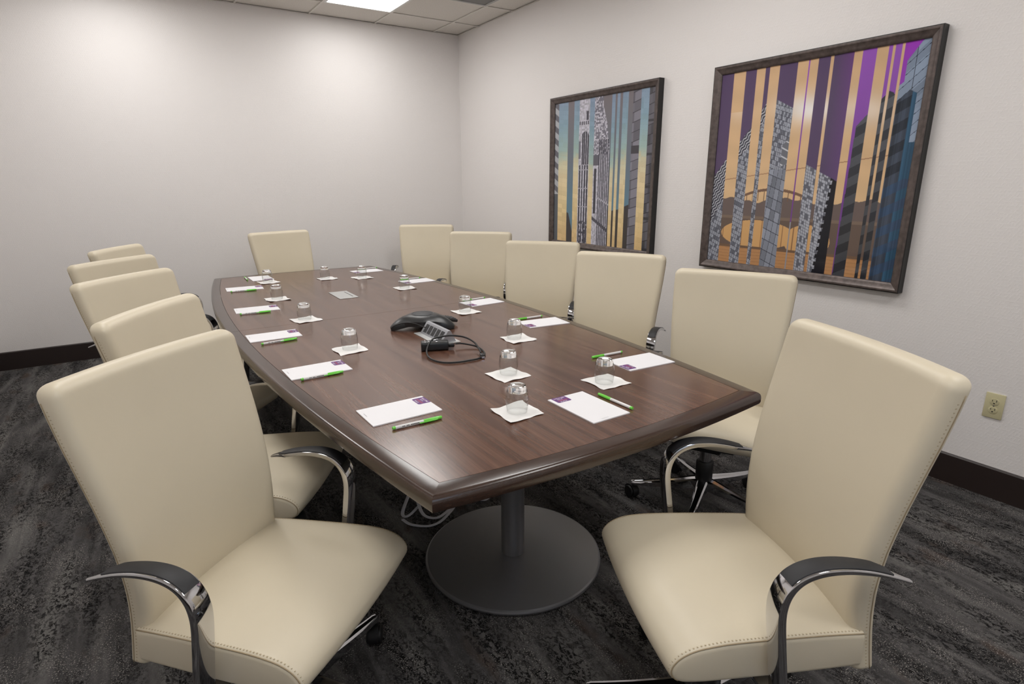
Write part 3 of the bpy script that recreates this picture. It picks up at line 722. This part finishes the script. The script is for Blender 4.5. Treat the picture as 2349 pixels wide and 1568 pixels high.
# ------------------------------------------------------------------ power modules in the table
def plate_obj(parent):
    return box('cover_plate', -.056, .056, -.1225, .1225, 0, .003, M_PLATE, parent, .001, 1)
t = thing('power_module', 'closed flat grey power module plate flush in the far half of the table', 'power module', (1.0375, 3.461, TT), R_(-.8), 'power modules in the table top')
pl = plate_obj(t); box('finger_slot', .030, .034, -.085, .085, .0028, .0034, M_DARK, pl)
t = thing('power_module', 'open power module with tilted silver outlet panel in mid table', 'power module', (1.066, 2.239, TT), R_(-.8), 'power modules in the table top')
plate_obj(t)
# tilted wedge housing: face looks toward -x (left)
T_ = Matrix.Translation((-.0, 0, 0))
wedge = [(-.030, .003), (.004, .052), (.016, .052), (.040, .003)]
hs = loft('outlet_housing', [[(x, yy, z) for x, z in wedge] for yy in (-.108, .108)], M_SILVER, t, smooth=False)
ang = math.atan2(.049, .034)
fx = Vector((math.cos(ang), 0, math.sin(ang))); fn = Vector((-math.sin(ang), 0, math.cos(ang)))
Mf = Matrix(((0, fx.x, fn.x, -.013), (-1, 0, 0, 0), (0, fx.z, fn.z, .0275), (0, 0, 0, 1)))     # local x -> -y, local y -> up the face
for k in range(5):
    bm = bmesh.new(); u = -.076 + k * .038
    add_box(bm, u - .0145, u + .0145, -.020, .020, -.001, .0012, 0, M=Mf); sk = bm_obj('socket', bm, M_SOCKET, hs)
    bm = bmesh.new()
    for (a, b, c_, d) in ((-.008, -.005, .002, .012), (.005, .008, .002, .012), (-.003, .003, -.012, -.007)):
        add_box(bm, u + a, u + b, c_, d, .0011, .0014, 0, M=Mf)
    bm_obj('slots', bm, M_DARK, sk)['kind'] = 'stuff'
# ------------------------------------------------------------------ conference phone
ph = thing('conference_phone', 'black three-legged conference speaker phone in the middle of the table', 'phone', (1.098, 2.448, TT), 0, None)
LEGA = [R_(172), R_(-47), R_(62)]       # directions of the three legs
def lobe(th):
    v = 0
    for a in LEGA:
        d = (th - a + math.pi) % (2 * math.pi) - math.pi; v = max(v, math.exp(-(d / .36) ** 2))
    return v
NT = 96; loops = []
RLEG = 0.156
for (q, zt) in ((.0, 1.0), (.30, 1.0), (.40, .99), (.5, .955), (.62, .88), (.72, .78), (.82, .63), (.90, .48), (.96, .35), (1.0, .22)):
    l = []
    for k in range(NT):
        th = 2 * math.pi * k / NT; v = lobe(th); rad = .098 + (RLEG - .098) * v
        r = rad * q
        zc = .066 * (zt * v + (1 - v) * (1 - .30 * (max(0, q - .45) / .55) ** 1.8))
        l.append((max(r, .0008) * math.cos(th), max(r, .0008) * math.sin(th), zc))
    loops.append(l)
rim_z = [p[2] for p in loops[-1]]
l1, l2, l3 = [], [], []
for k in range(NT):
    th = 2 * math.pi * k / NT; v = lobe(th); rad = .098 + (RLEG - .098) * v; zb = .001 + .022 * (1 - v) ** 1.2
    l1.append(((rad - .002) * math.cos(th), (rad - .002) * math.sin(th), zb)); l2.append((rad * .72 * math.cos(th), rad * .72 * math.sin(th), zb + .006 * v)); l3.append((.002 * math.cos(th), .002 * math.sin(th), .020))
loft('body', loops + [l1, l2, l3], M_PHONE, ph, sharp=50)
lathe('speaker_ring', [(.047, .0640), (.0490, .0668), (.0515, .0672), (.0530, .0640)], M_KEY, ph, 48, cap0=False, cap1=False)
lathe('speaker_grille', [(.0475, .0640), (.046, .0662), (.034, .0692), (.018, .0708), (.001, .0712)], M_PHONE2, ph, 48)
# keypad on the back right leg
bm = bmesh.new(); add_box(bm, -.050, .045, -.036, .036, -.009, .006, .005)
kp = bm_obj('keypad', bm, M_PHONE, ph, True); kp.location = (.122, -.004, .028); kp.rotation_euler = (Matrix.Rotation(R_(-4), 4, 'Z') @ Matrix.Rotation(R_(13), 4, 'Y')).to_euler()
key0 = None
for i in range(5):
    for j in range(3):
        if key0 is None: key0 = box('key', -.0055, .0055, -.007, .007, .004, .0085, M_KEY, kp, .0015, 1); o = key0
        else: o = link(bpy.data.objects.new('key', key0.data), kp)
        o.location = (-.030 + i * .0155, -.020 + j * .020, .001)
def D(x, y, z): return Vector((x, y, TT + z))
PX, PY = ph.location.x, ph.location.y
under(ph, tube('cable', catmull([D(PX - .128, PY + .028, .0075), D(PX - .150, PY + .018, .012), D(PX - .158, PY - .012, .024), D(PX - .150, PY - .045, .040), D(PX - .118, PY - .075, .052), D(PX - .088, PY - .105, .050), D(1.040, 2.316, .036), D(1.052, 2.310, .034)], 8), .0022, M_CABLE, None, 8))
# ------------------------------------------------------------------ black adapter box with coiled lead
ad = thing('power_adapter', 'black adapter box with chrome oval badge beside the power module', 'adapter', (.975, 2.070, TT), R_(-22))
loft('case', [[(x, y, z) for y, z in [(a, b + .019) for a, b in rrect(.024 * k, .0185 * k2, .010, 4)]] for x, k, k2 in ((-.055, .86, .86), (-.0525, .97, .97), (-.048, 1, 1), (.048, 1, 1), (.0525, .97, .97), (.055, .86, .86))], M_PHONE, ad, sharp=45)
ring = [(.022 * math.cos(2 * math.pi * k / 40) - .004, .0135 * math.sin(2 * math.pi * k / 40), .0377) for k in range(40)]
V, F = loft_data([[(x * .93, y * .93, .0378) for x, y, z in ring], [(x, y, .0385) for x, y, z in ring], [(x * 1.06, y * 1.06, .0376) for x, y, z in ring]], False, False)
mesh_obj('badge_ring', V, F, M_CHROME, ad, True); mesh_obj('badge', [(x * .95, y * .95, .0379) for x, y, z in ring], [tuple(range(40))], M_PHONE2, ad)
box('trim_stripe', -.040, -.037, -.0235, .0235, .0365, .0378, M_CHROME, ad)
box('plug', .054, .080, -.011, .011, .008, .024, M_BLACK, ad, .004, 2)
pts = [(1.062, 2.055, .016), (1.090, 2.045, .014), (1.125, 2.005, .008), (1.128, 1.955, .0045), (1.108, 1.895, .0045), (1.082, 1.866, .0045), (1.055, 1.853, .0045), (1.030, 1.851, .0045), (.968, 1.856, .0045), (.924, 1.878, .0045), (.903, 1.925, .0045), (.903, 1.982, .008), (.925, 2.035, .022),
       (.968, 2.075, .043), (1.010, 2.085, .046), (1.055, 2.080, .046), (1.100, 2.045, .040), (1.118, 1.995, .026), (1.105, 1.935, .014), (1.090, 1.895, .0115)]
under(ad, tube('lead', catmull([D(*p) for p in pts], 8), .0036, M_CABLE, None, 10))
pg = box('lead_plug', -.022, .012, -.008, .008, .0005, .0125, M_BLACK, None, .003, 2); pg.location = (1.083, 1.872, TT); pg.rotation_euler = (0, 0, R_(-112))
box('connector', .012, .026, -.006, .006, .003, .0085, M_CHROME, pg); under(ad, pg)

# ------------------------------------------------------------------ white flat cords on the carpet under the table
def flat_cord(pts, name, label):
    P = catmull([Vector(p) for p in pts], 8); V, F = tube_data(P, .0075, 8, flat=.45); o = mesh_obj(name, V, F, M_CORD, table, True, 60); o['label'] = label; return o
flat_cord([(1.02, 2.35, .005), (.935, 2.30, .02), (.885, 2.22, .03), (.815, 2.125, .012), (.83, 2.095, .010), (.93, 2.16, .011), (1.02, 2.20, .006)], 'power_cord', 'white flat cord folded on the carpet under the near table end')
flat_cord([(.93, 2.28, .04), (.905, 2.17, .022), (.885, 2.06, .014), (.925, 2.015, .008), (1.00, 2.045, .007), (1.06, 2.085, .006)], 'power_cord', 'short white cord loop crossing the others behind the table base')
flat_cord([(.80, 2.09, .0045), (.815, 2.035, .0045), (.868, 1.985, .0045), (.925, 1.985, .0045), (.99, 2.025, .0045), (1.06, 2.075, .0045), (1.15, 2.10, .0045)], 'power_cord', 'white flat cord curving widest across carpet behind the table base')
flat_cord([(1.10, 2.10, .020), (1.135, 2.06, .012), (1.17, 2.03, .006), (1.205, 2.045, .006), (1.225, 2.09, .014), (1.22, 2.14, .03)], 'power_cord', 'small white cord hook just behind the round table base')

# ------------------------------------------------------------------ framed prints on the right wall
def put(img, mask, rgb): img[mask] = rgb
def frac(a): return a - np.floor(a)
def hash2(a, b): return frac(np.sin(a * 12.9898 + b * 78.233) * 43758.5453)
def art_large(N):
    v, u = np.meshgrid(np.linspace(0, 1, N), np.linspace(0, 1, N), indexing='ij'); img = np.zeros((N, N, 3))
    ST = [0.0, 0.073, 0.144, 0.208, 0.258, 0.283, 0.336, 0.43, 0.484, 0.491, 0.532, 0.589, 0.604, 0.694, 0.73, 0.789, 0.838, 0.854, 0.864, 0.889, 0.901, 1.0]
    idx = np.clip(np.searchsorted(ST, u, side='right') - 1, 0, 20); city = (idx % 2 == 0)
    # warm river layer
    k = np.clip((v - .35) / .65, 0, 1)[..., None]
    warm = (1 - k) * np.array([226, 190, 146]) + k * np.array([214, 178, 140])
    cl = np.exp(-((v - .78 + .12 * (u - .5)) / .07) ** 2) * np.clip(np.exp(-((u - .52) / .16) ** 2) + .5 * np.exp(-((u - .8) / .1) ** 2) + .35 * np.exp(-((u - .12) / .06) ** 2) * (v < .8), 0, 1)
    warm = warm + cl[..., None] * (np.array([246, 240, 236]) - warm)
    streak = .5 + .5 * np.sin(v * 46 + 3 * np.sin(u * 7)); warm = warm * (0.97 + .03 * streak[..., None])
    put(warm, np.abs(v - (.443 + .118 * u)) < .0022, (170, 130, 100))
    hills = v < .345 + .006 * np.sin(u * 60) + .01 * np.sin(u * 17); put(warm, hills, (112, 98, 94))
    put(warm, v < .26, (128, 110, 98))
    arch = np.abs(v - (.40 - 1.15 * (u - .37) ** 2)) < .007; post = (np.abs(frac(u / .034) - .5) < .06) & (v < .40 - 1.15 * (u - .37) ** 2) & (v > .34)
    put(warm, (arch | post) & (u > .15) & (u < .57), (126, 98, 80))
    put(warm, v < .245, (108, 92, 84))
    ov = ((u - .30) / .22) ** 2 + ((v - .165) / .075) ** 2 < 1; ov |= ((u - .58) / .12) ** 2 + ((v - .15) / .08) ** 2 < 1
    put(warm, ov, (214, 168, 114)); put(warm, ov & (np.abs(frac(u / .06) - .5) < .04), (150, 112, 82))
    put(warm, v < .085, (190, 142, 98)); put(warm, (v < .085) & (frac(v / .017 + .3 * np.sin(u * 9)) < .3), (178, 132, 92)); put(warm, (v < .10) & (v > .085), (120, 96, 78))
    # city layer
    kk = np.clip((u - .62) / .3, 0, 1)[..., None]; kv = np.clip((v - .3) / .7, 0, 1)[..., None]
    c = (1 - kk) * np.array([92, 76, 106]) + kk * ((1 - kv) * np.array([120, 84, 158]) + kv * np.array([160, 66, 190]))
    nat = np.where(((idx == 14) | (idx == 16) | (idx == 18) | (idx == 8))[..., None], np.array([140, 84, 172]) * (0.85 + .25 * kv), c); c = nat
    silA = np.interp(u, [-.002, .067, .207, .284, .338, .43, .445], [.471, .556, .717, .83, .84, .791, .0])
    p, q = u - .30 * v * np.clip(1.25 - u * 2.2, .12, 1), v + .38 * u
    ci, cj = np.floor(p / .0150), np.floor(q / .022); h = hash2(ci, cj); fp, fq = frac(p / .0150), frac(q / .022)
    stone = np.where((h > .74)[..., None], np.array([104, 107, 118]), np.array([158, 162, 174])) * (0.95 + .1 * hash2(cj, ci)[..., None])
    put(stone, (fp < .14) | (fq < .12), (74, 76, 86))
    low = (v < .30) & (u > .05); big_c, big_d = np.floor(p / .033), np.floor(q / .055)
    st2 = np.array([138, 143, 156]) * (0.82 + .3 * hash2(big_c, big_d))[..., None]; st2[(frac(p / .033) < .07) | (frac(q / .055) < .06)] = (58, 60, 70)
    mixm = (u > .3) & (v < .5); stone[mixm] = st2[mixm]
    A = (v < silA) & (u < .44); c = np.where(A[..., None], stone, c)
    winb = A & (u > .36) & (v < .62 + 1.2 * (u - .40)) & (v > .50 + .4 * (u - .36)) & (u > .395); put(c, winb, (112, 114, 122)); put(c, winb & (frac((v + .5 * u) / .04) < .16), (206, 208, 214))
    lou = np.interp(u, [.003, .071, .148, .213, .291], [.213, .342, .563, .627, .77]); Lm = A & (v > lou) & (u < .295)
    put(c, Lm, (72, 72, 82)); put(c, Lm & (frac((v - 1.3 * u) / .024 + .25 * np.sin((v + u) * 120)) < .33), (196, 198, 206))
    silB = np.interp(u, [.50, .532, .587, .616, .674, .689], [.535, .521, .495, .479, .451, .442])
    xr = .674 - .035 * (.45 - v) / .45 - .010 * (frac(v / .037) < .5)
    ci, cj = np.floor(u / .0105), np.floor((v + .42 * u) / .0145); hb = hash2(ci, cj)
    tb = np.where((hb > .78)[..., None], np.array([104, 106, 116]), np.array([176, 179, 190])); tb[(frac(u / .0105) < .16) | (frac((v + .42 * u) / .0145) < .16)] = (96, 98, 108)
    Bm = (v < silB) & (u > .53) & (u < xr); c = np.where(Bm[..., None], tb, c); put(c, (v < silB) & (u >= xr) & (u < .70) & (u > .6), (36, 36, 42))
    th = (idx == 8) & (v < .24); put(c, th, (150, 152, 160))
    silC = np.interp(u, [.735, .746, .788, .835, .866, .885, .90], [.60, .681, .729, .783, .817, .807, .78]); le = .746 - .012 * (.68 - v) / .68
    band = frac((v - .55 * u) / .088) < .5; Cm = (v < silC) & (u > le) & (u < .90)
    c = np.where(Cm[..., None], np.where(band[..., None], np.array([84, 86, 92]), np.array([58, 60, 66])) * (0.85 + .3 * v[..., None]), c)
    silG = np.interp(u, [.90, .9185, .9186, .976, 1.0], [.832, .846, .928, 1.01, 1.02]); Gm = (v < silG) & (u > .90)
    gl = np.array([132, 146, 166]) * (0.85 + .3 * hash2(np.floor((v - .9 * u) / .05), np.floor(u / .05)))[..., None]; gl[(frac((v - .9 * u) / .042) < .06) | (np.abs(u - .952) < .0018)] = (44, 48, 58)
    c = np.where(Gm[..., None], gl, c)
    silD = np.interp(u, [.898, .947, .974, 1.0], [.768, .811, .797, .775]); Dm = (v < silD) & (u > .898)
    dd = np.where(band[..., None], np.array([66, 74, 88]), np.array([46, 52, 62])) * 1.0; dd = np.where((u > .958)[..., None], np.array([52, 86, 112]), dd); dd = np.where(((v < .45) & ~band)[..., None], np.array([58, 78, 104]), dd)
    dd *= (0.86 + .28 * hash2(np.floor(u / .006), 0 * u))[..., None]; c = np.where(Dm[..., None] & ((u < .975) | (v < .60))[..., None], dd, c)
    img = np.where(city[..., None], c, warm)
    return img
def art_small(N):
    v, u = np.meshgrid(np.linspace(0, 1, N), np.linspace(0, 1, N), indexing='ij')
    ST = [0.0, 0.047, 0.156, 0.222, 0.283, 0.394, 0.443, 0.532, 0.616, 0.647, 0.666, 0.693, 0.714, 0.769, 0.811, 0.882, 0.949, 1.0]
    idx = np.clip(np.searchsorted(ST, u, side='right') - 1, 0, 16)
    kind = np.array(list('bgsgtgtsgsgsgsbgb'))[idx]
    # tinted glass layer: blue above, gold below, blocky
    bi, bj = np.floor(u / .05), np.floor((v + .12 * u) / .032); j = hash2(bi, bj) - .5
    vv = v + .05 * j - .05 * np.sin(u * 9)
    g = np.stack([np.interp(vv, [0, .2, .42, .53, .62, .8, 1], [226, 230, 228, 214, 164, 138, 138]), np.interp(vv, [0, .2, .42, .53, .62, .8, 1], [194, 206, 210, 208, 188, 166, 156]), np.interp(vv, [0, .2, .42, .53, .62, .8, 1], [142, 156, 170, 176, 182, 182, 180])], -1)
    g *= (1 + .07 * j)[..., None]; g[(frac((v + .12 * u) / .032) < .05)] *= .95
    # plain sky layer
    sk = np.stack([np.interp(v, [0, .3, .6, 1], [98, 104, 112, 126]), np.interp(v, [0, .3, .6, 1], [130, 136, 120, 118]), np.interp(v, [0, .3, .6, 1], [148, 154, 132, 122])], -1)
    dark = v < np.interp(u, [.15, .176, .222, .60, .653, .716, .776, .847], [.22, .211, .08, .247, .247, .258, .281, .304]); put(sk, dark, (72, 68, 68))
    # tower
    tw = np.ones_like(g) * np.array([196, 194, 206]); tw *= (0.86 + .24 * hash2(np.floor(u / .012), np.floor(v / .012)))[..., None]
    left = u < .43
    ar = left & (np.abs(u - .350) < .040) & (v < .75 + .035 * np.sqrt(np.clip(1 - ((u - .350) / .040) ** 2, 0, 1))) & (v > .56)
    mull = (frac((u - .31) / .0205) < .28)
    put(tw, ar & ~mull, (70, 68, 78)); lowm = left & (v < .555) & (u > .292)
    put(tw, lowm & (frac((u - .292) / .027) < .52), (64, 62, 72)); put(tw, lowm & (frac(v / .13) < .06), (170, 168, 180)); put(tw, lowm & (v < .16) & (hash2(np.floor(u / .01), np.floor(v / .014)) > .5), (84, 82, 92))
    put(tw, left & (v > .60) & (v < .72) & (u < .302), (120, 118, 130)); put(tw, left & (v > .86) & (v < .92) & (np.abs(u - .37) < .012), (78, 76, 86)); put(tw, left & (v > .83) & (v < .855) & (frac(u / .022) < .5), (88, 86, 96))
    rg_ = ~left
    orn = rg_ & (v > .62) & (hash2(np.floor(u / .009), np.floor(v / .011)) > .52); put(tw, orn, (122, 120, 132))
    put(tw, rg_ & (v < .62) & (v > .55) & (u < .50), (104, 102, 112)); put(tw, rg_ & (v < .53) & (v > .22) & (np.abs(u - .468) < .012), (70, 68, 78)); put(tw, rg_ & (v < .72) & (u > .50) & (frac((u - .50) / .017) < .55), (66, 64, 76)); put(tw, rg_ & (v < .2) & (np.abs(v - .18 + (u - .46) * .5) < .012), (90, 88, 98))
    put(tw, rg_ & (np.abs(v - .33 + .4 * (u - .5)) < .006) & (u > .49), (176, 174, 186))
    # side masonry
    bl = np.ones_like(g) * np.array([120, 118, 128]); hb = hash2(np.floor(u / .075), np.floor((v - .25 * u) / .06)); bl *= (0.78 + .42 * hb)[..., None]
    put(bl, frac((v - .25 * u) / .06) < .07, (62, 60, 66)); put(bl, (u > .80) & (u < .89) & (v > .615) & (v < .665), (74, 72, 78)); put(bl, (u > .94) & (frac(v / .2) < .08), (84, 82, 88)); bl[u > .945] *= .78
    lf = u < .05; st = np.where((frac((v + .6 * u) / .085) < .5)[..., None], np.array([176, 178, 184]), np.array([104, 104, 112])); bl[lf] = st[lf]; put(bl, lf & (v < .35), (92, 96, 102))
    img = np.where((kind == 'g')[..., None], g, np.where((kind == 's')[..., None], sk, np.where((kind == 't')[..., None], tw, bl)))
    edge = (kind == 's') & (u > .53) & (u < .612) & (v < np.interp(u, [.535, .572, .606, .617], [.933, .831, .655, .444])); img = np.where(edge[..., None], tw, img)
    return img
def framed_print(label, y0, y1, z0, z1, art, N):
    """y1 = viewer's left end; hangs on the right wall"""
    D_ = .036; cy = (y0 + y1) / 2; cz = (z0 + z1) / 2; hy, hz = (y1 - y0) / 2, (z1 - z0) / 2
    t = thing('framed_print', label, 'picture', (XR, cy, cz), 0, 'framed city prints on the right wall')
    # profile: inward offset d, depth from wall
    face = [(0.004, .0465), (.008, .048), (.014, .0475), (.020, .043), (.034, .039), (.043, .034), (.046, .030)]
    edge = [(.0, .001), (.0, .045), (.004, .0465)]
    C4 = [(1, 1), (-1, 1), (-1, -1), (1, -1)]
    for k in range(4):
        a, b = C4[k], C4[(k + 1) % 4]
        for prof, mm, nm in ((face, M_FRAME, 'frame_rail'), (edge, M_FRAMEB, 'frame_side')):
            loops = []
            for s_ in (a, b): loops.append([(-dd, s_[0] * (hy - d), s_[1] * (hz - d)) for d, dd in prof] + ([(-.004, s_[0] * (hy - .046), s_[1] * (hz - .046)), (-.004, s_[0] * (hy - .004), s_[1] * (hz - .004))] if nm == 'frame_rail' else [(-.001, s_[0] * (hy - .004), s_[1] * (hz - .004))]))
            loft(nm, loops, mm, t, smooth=True, sharp=25)
    iy, iz = hy - .046, hz - .046
    img = art(N); V = np.zeros((N * N, 3))
    vv, uu = np.meshgrid(np.linspace(-iz, iz, N), np.linspace(iy, -iy, N), indexing='ij')
    V[:, 0] = -.024; V[:, 1] = uu.ravel(); V[:, 2] = vv.ravel()
    i = np.arange(N * N).reshape(N, N); Q = np.stack([i[:-1, :-1], i[1:, :-1], i[1:, 1:], i[:-1, 1:]], -1).reshape(-1, 4)
    me = bpy.data.meshes.new('print'); me.vertices.add(N * N); me.vertices.foreach_set('co', V.ravel()); me.loops.add(Q.size); me.loops.foreach_set('vertex_index', Q.ravel())
    me.polygons.add(len(Q)); me.polygons.foreach_set('loop_start', np.arange(0, Q.size, 4)); me.update(calc_edges=True)
    at = me.color_attributes.new('ink', 'FLOAT_COLOR', 'POINT'); q = np.clip(img.reshape(-1, 3), 0, 255) / 255; q = np.where(q <= .04045, q / 12.92, ((q + .055) / 1.055) ** 2.4)
    at.data.foreach_set('color', np.concatenate([q, np.ones((N * N, 1))], 1).ravel().astype(np.float32)); me.materials.append(M_PRINT)
    link(bpy.data.objects.new('print', me), t)
    box('backing', -.023, -.002, -iy, iy, -iz, iz, M_FRAMEB, t)
framed_print('framed print of towers in purple and amber stripes, nearer right', 1.289, 2.479, .865, 2.043, art_large, 460)
framed_print('framed print of a pale tower in blue and gold stripes, farther left', 2.914, 4.110, .865, 2.050, art_small, 340)

# ------------------------------------------------------------------ wall outlet
t = thing('wall_outlet', 'ivory double wall outlet low on the right wall', 'outlet', (XR, .843, .424))
bm = bmesh.new(); add_box(bm, -.0065, -.0002, -.0355, .0355, -.0575, .0575, .0025, 2); bm_obj('cover_plate', bm, M_IVORY, t, True)
for sz in (-.0195, .0195):
    l = [[(-dd, .0172 * k * math.cos(2 * math.pi * i / 28), sz + max(-.0143, min(.0143, .0172 * k * math.sin(2 * math.pi * i / 28)))) for i in range(28)] for dd, k in ((.006, 1.0), (.0082, 1.0), (.0088, .95))]
    rc = loft('receptacle', l, M_IVORY, t, sharp=40)
    bm = bmesh.new()
    for (a, b, c_, d) in ((-.0085, -.0063, .000, .009), (.0063, .0085, .001, .008), (-.0025, .0025, -.0095, -.0045)): add_box(bm, -.0092, -.0086, a, b, sz + c_, sz + d)
    bm_obj('slots', bm, M_DARK, rc)['kind'] = 'stuff'
lathe('screw', [(.003, 0), (.003, .0012), (.001, .0016)], M_METAL, t, 12).rotation_euler = (0, -math.pi / 2, 0)
t.children[-1].location = (-.0064, 0, 0)
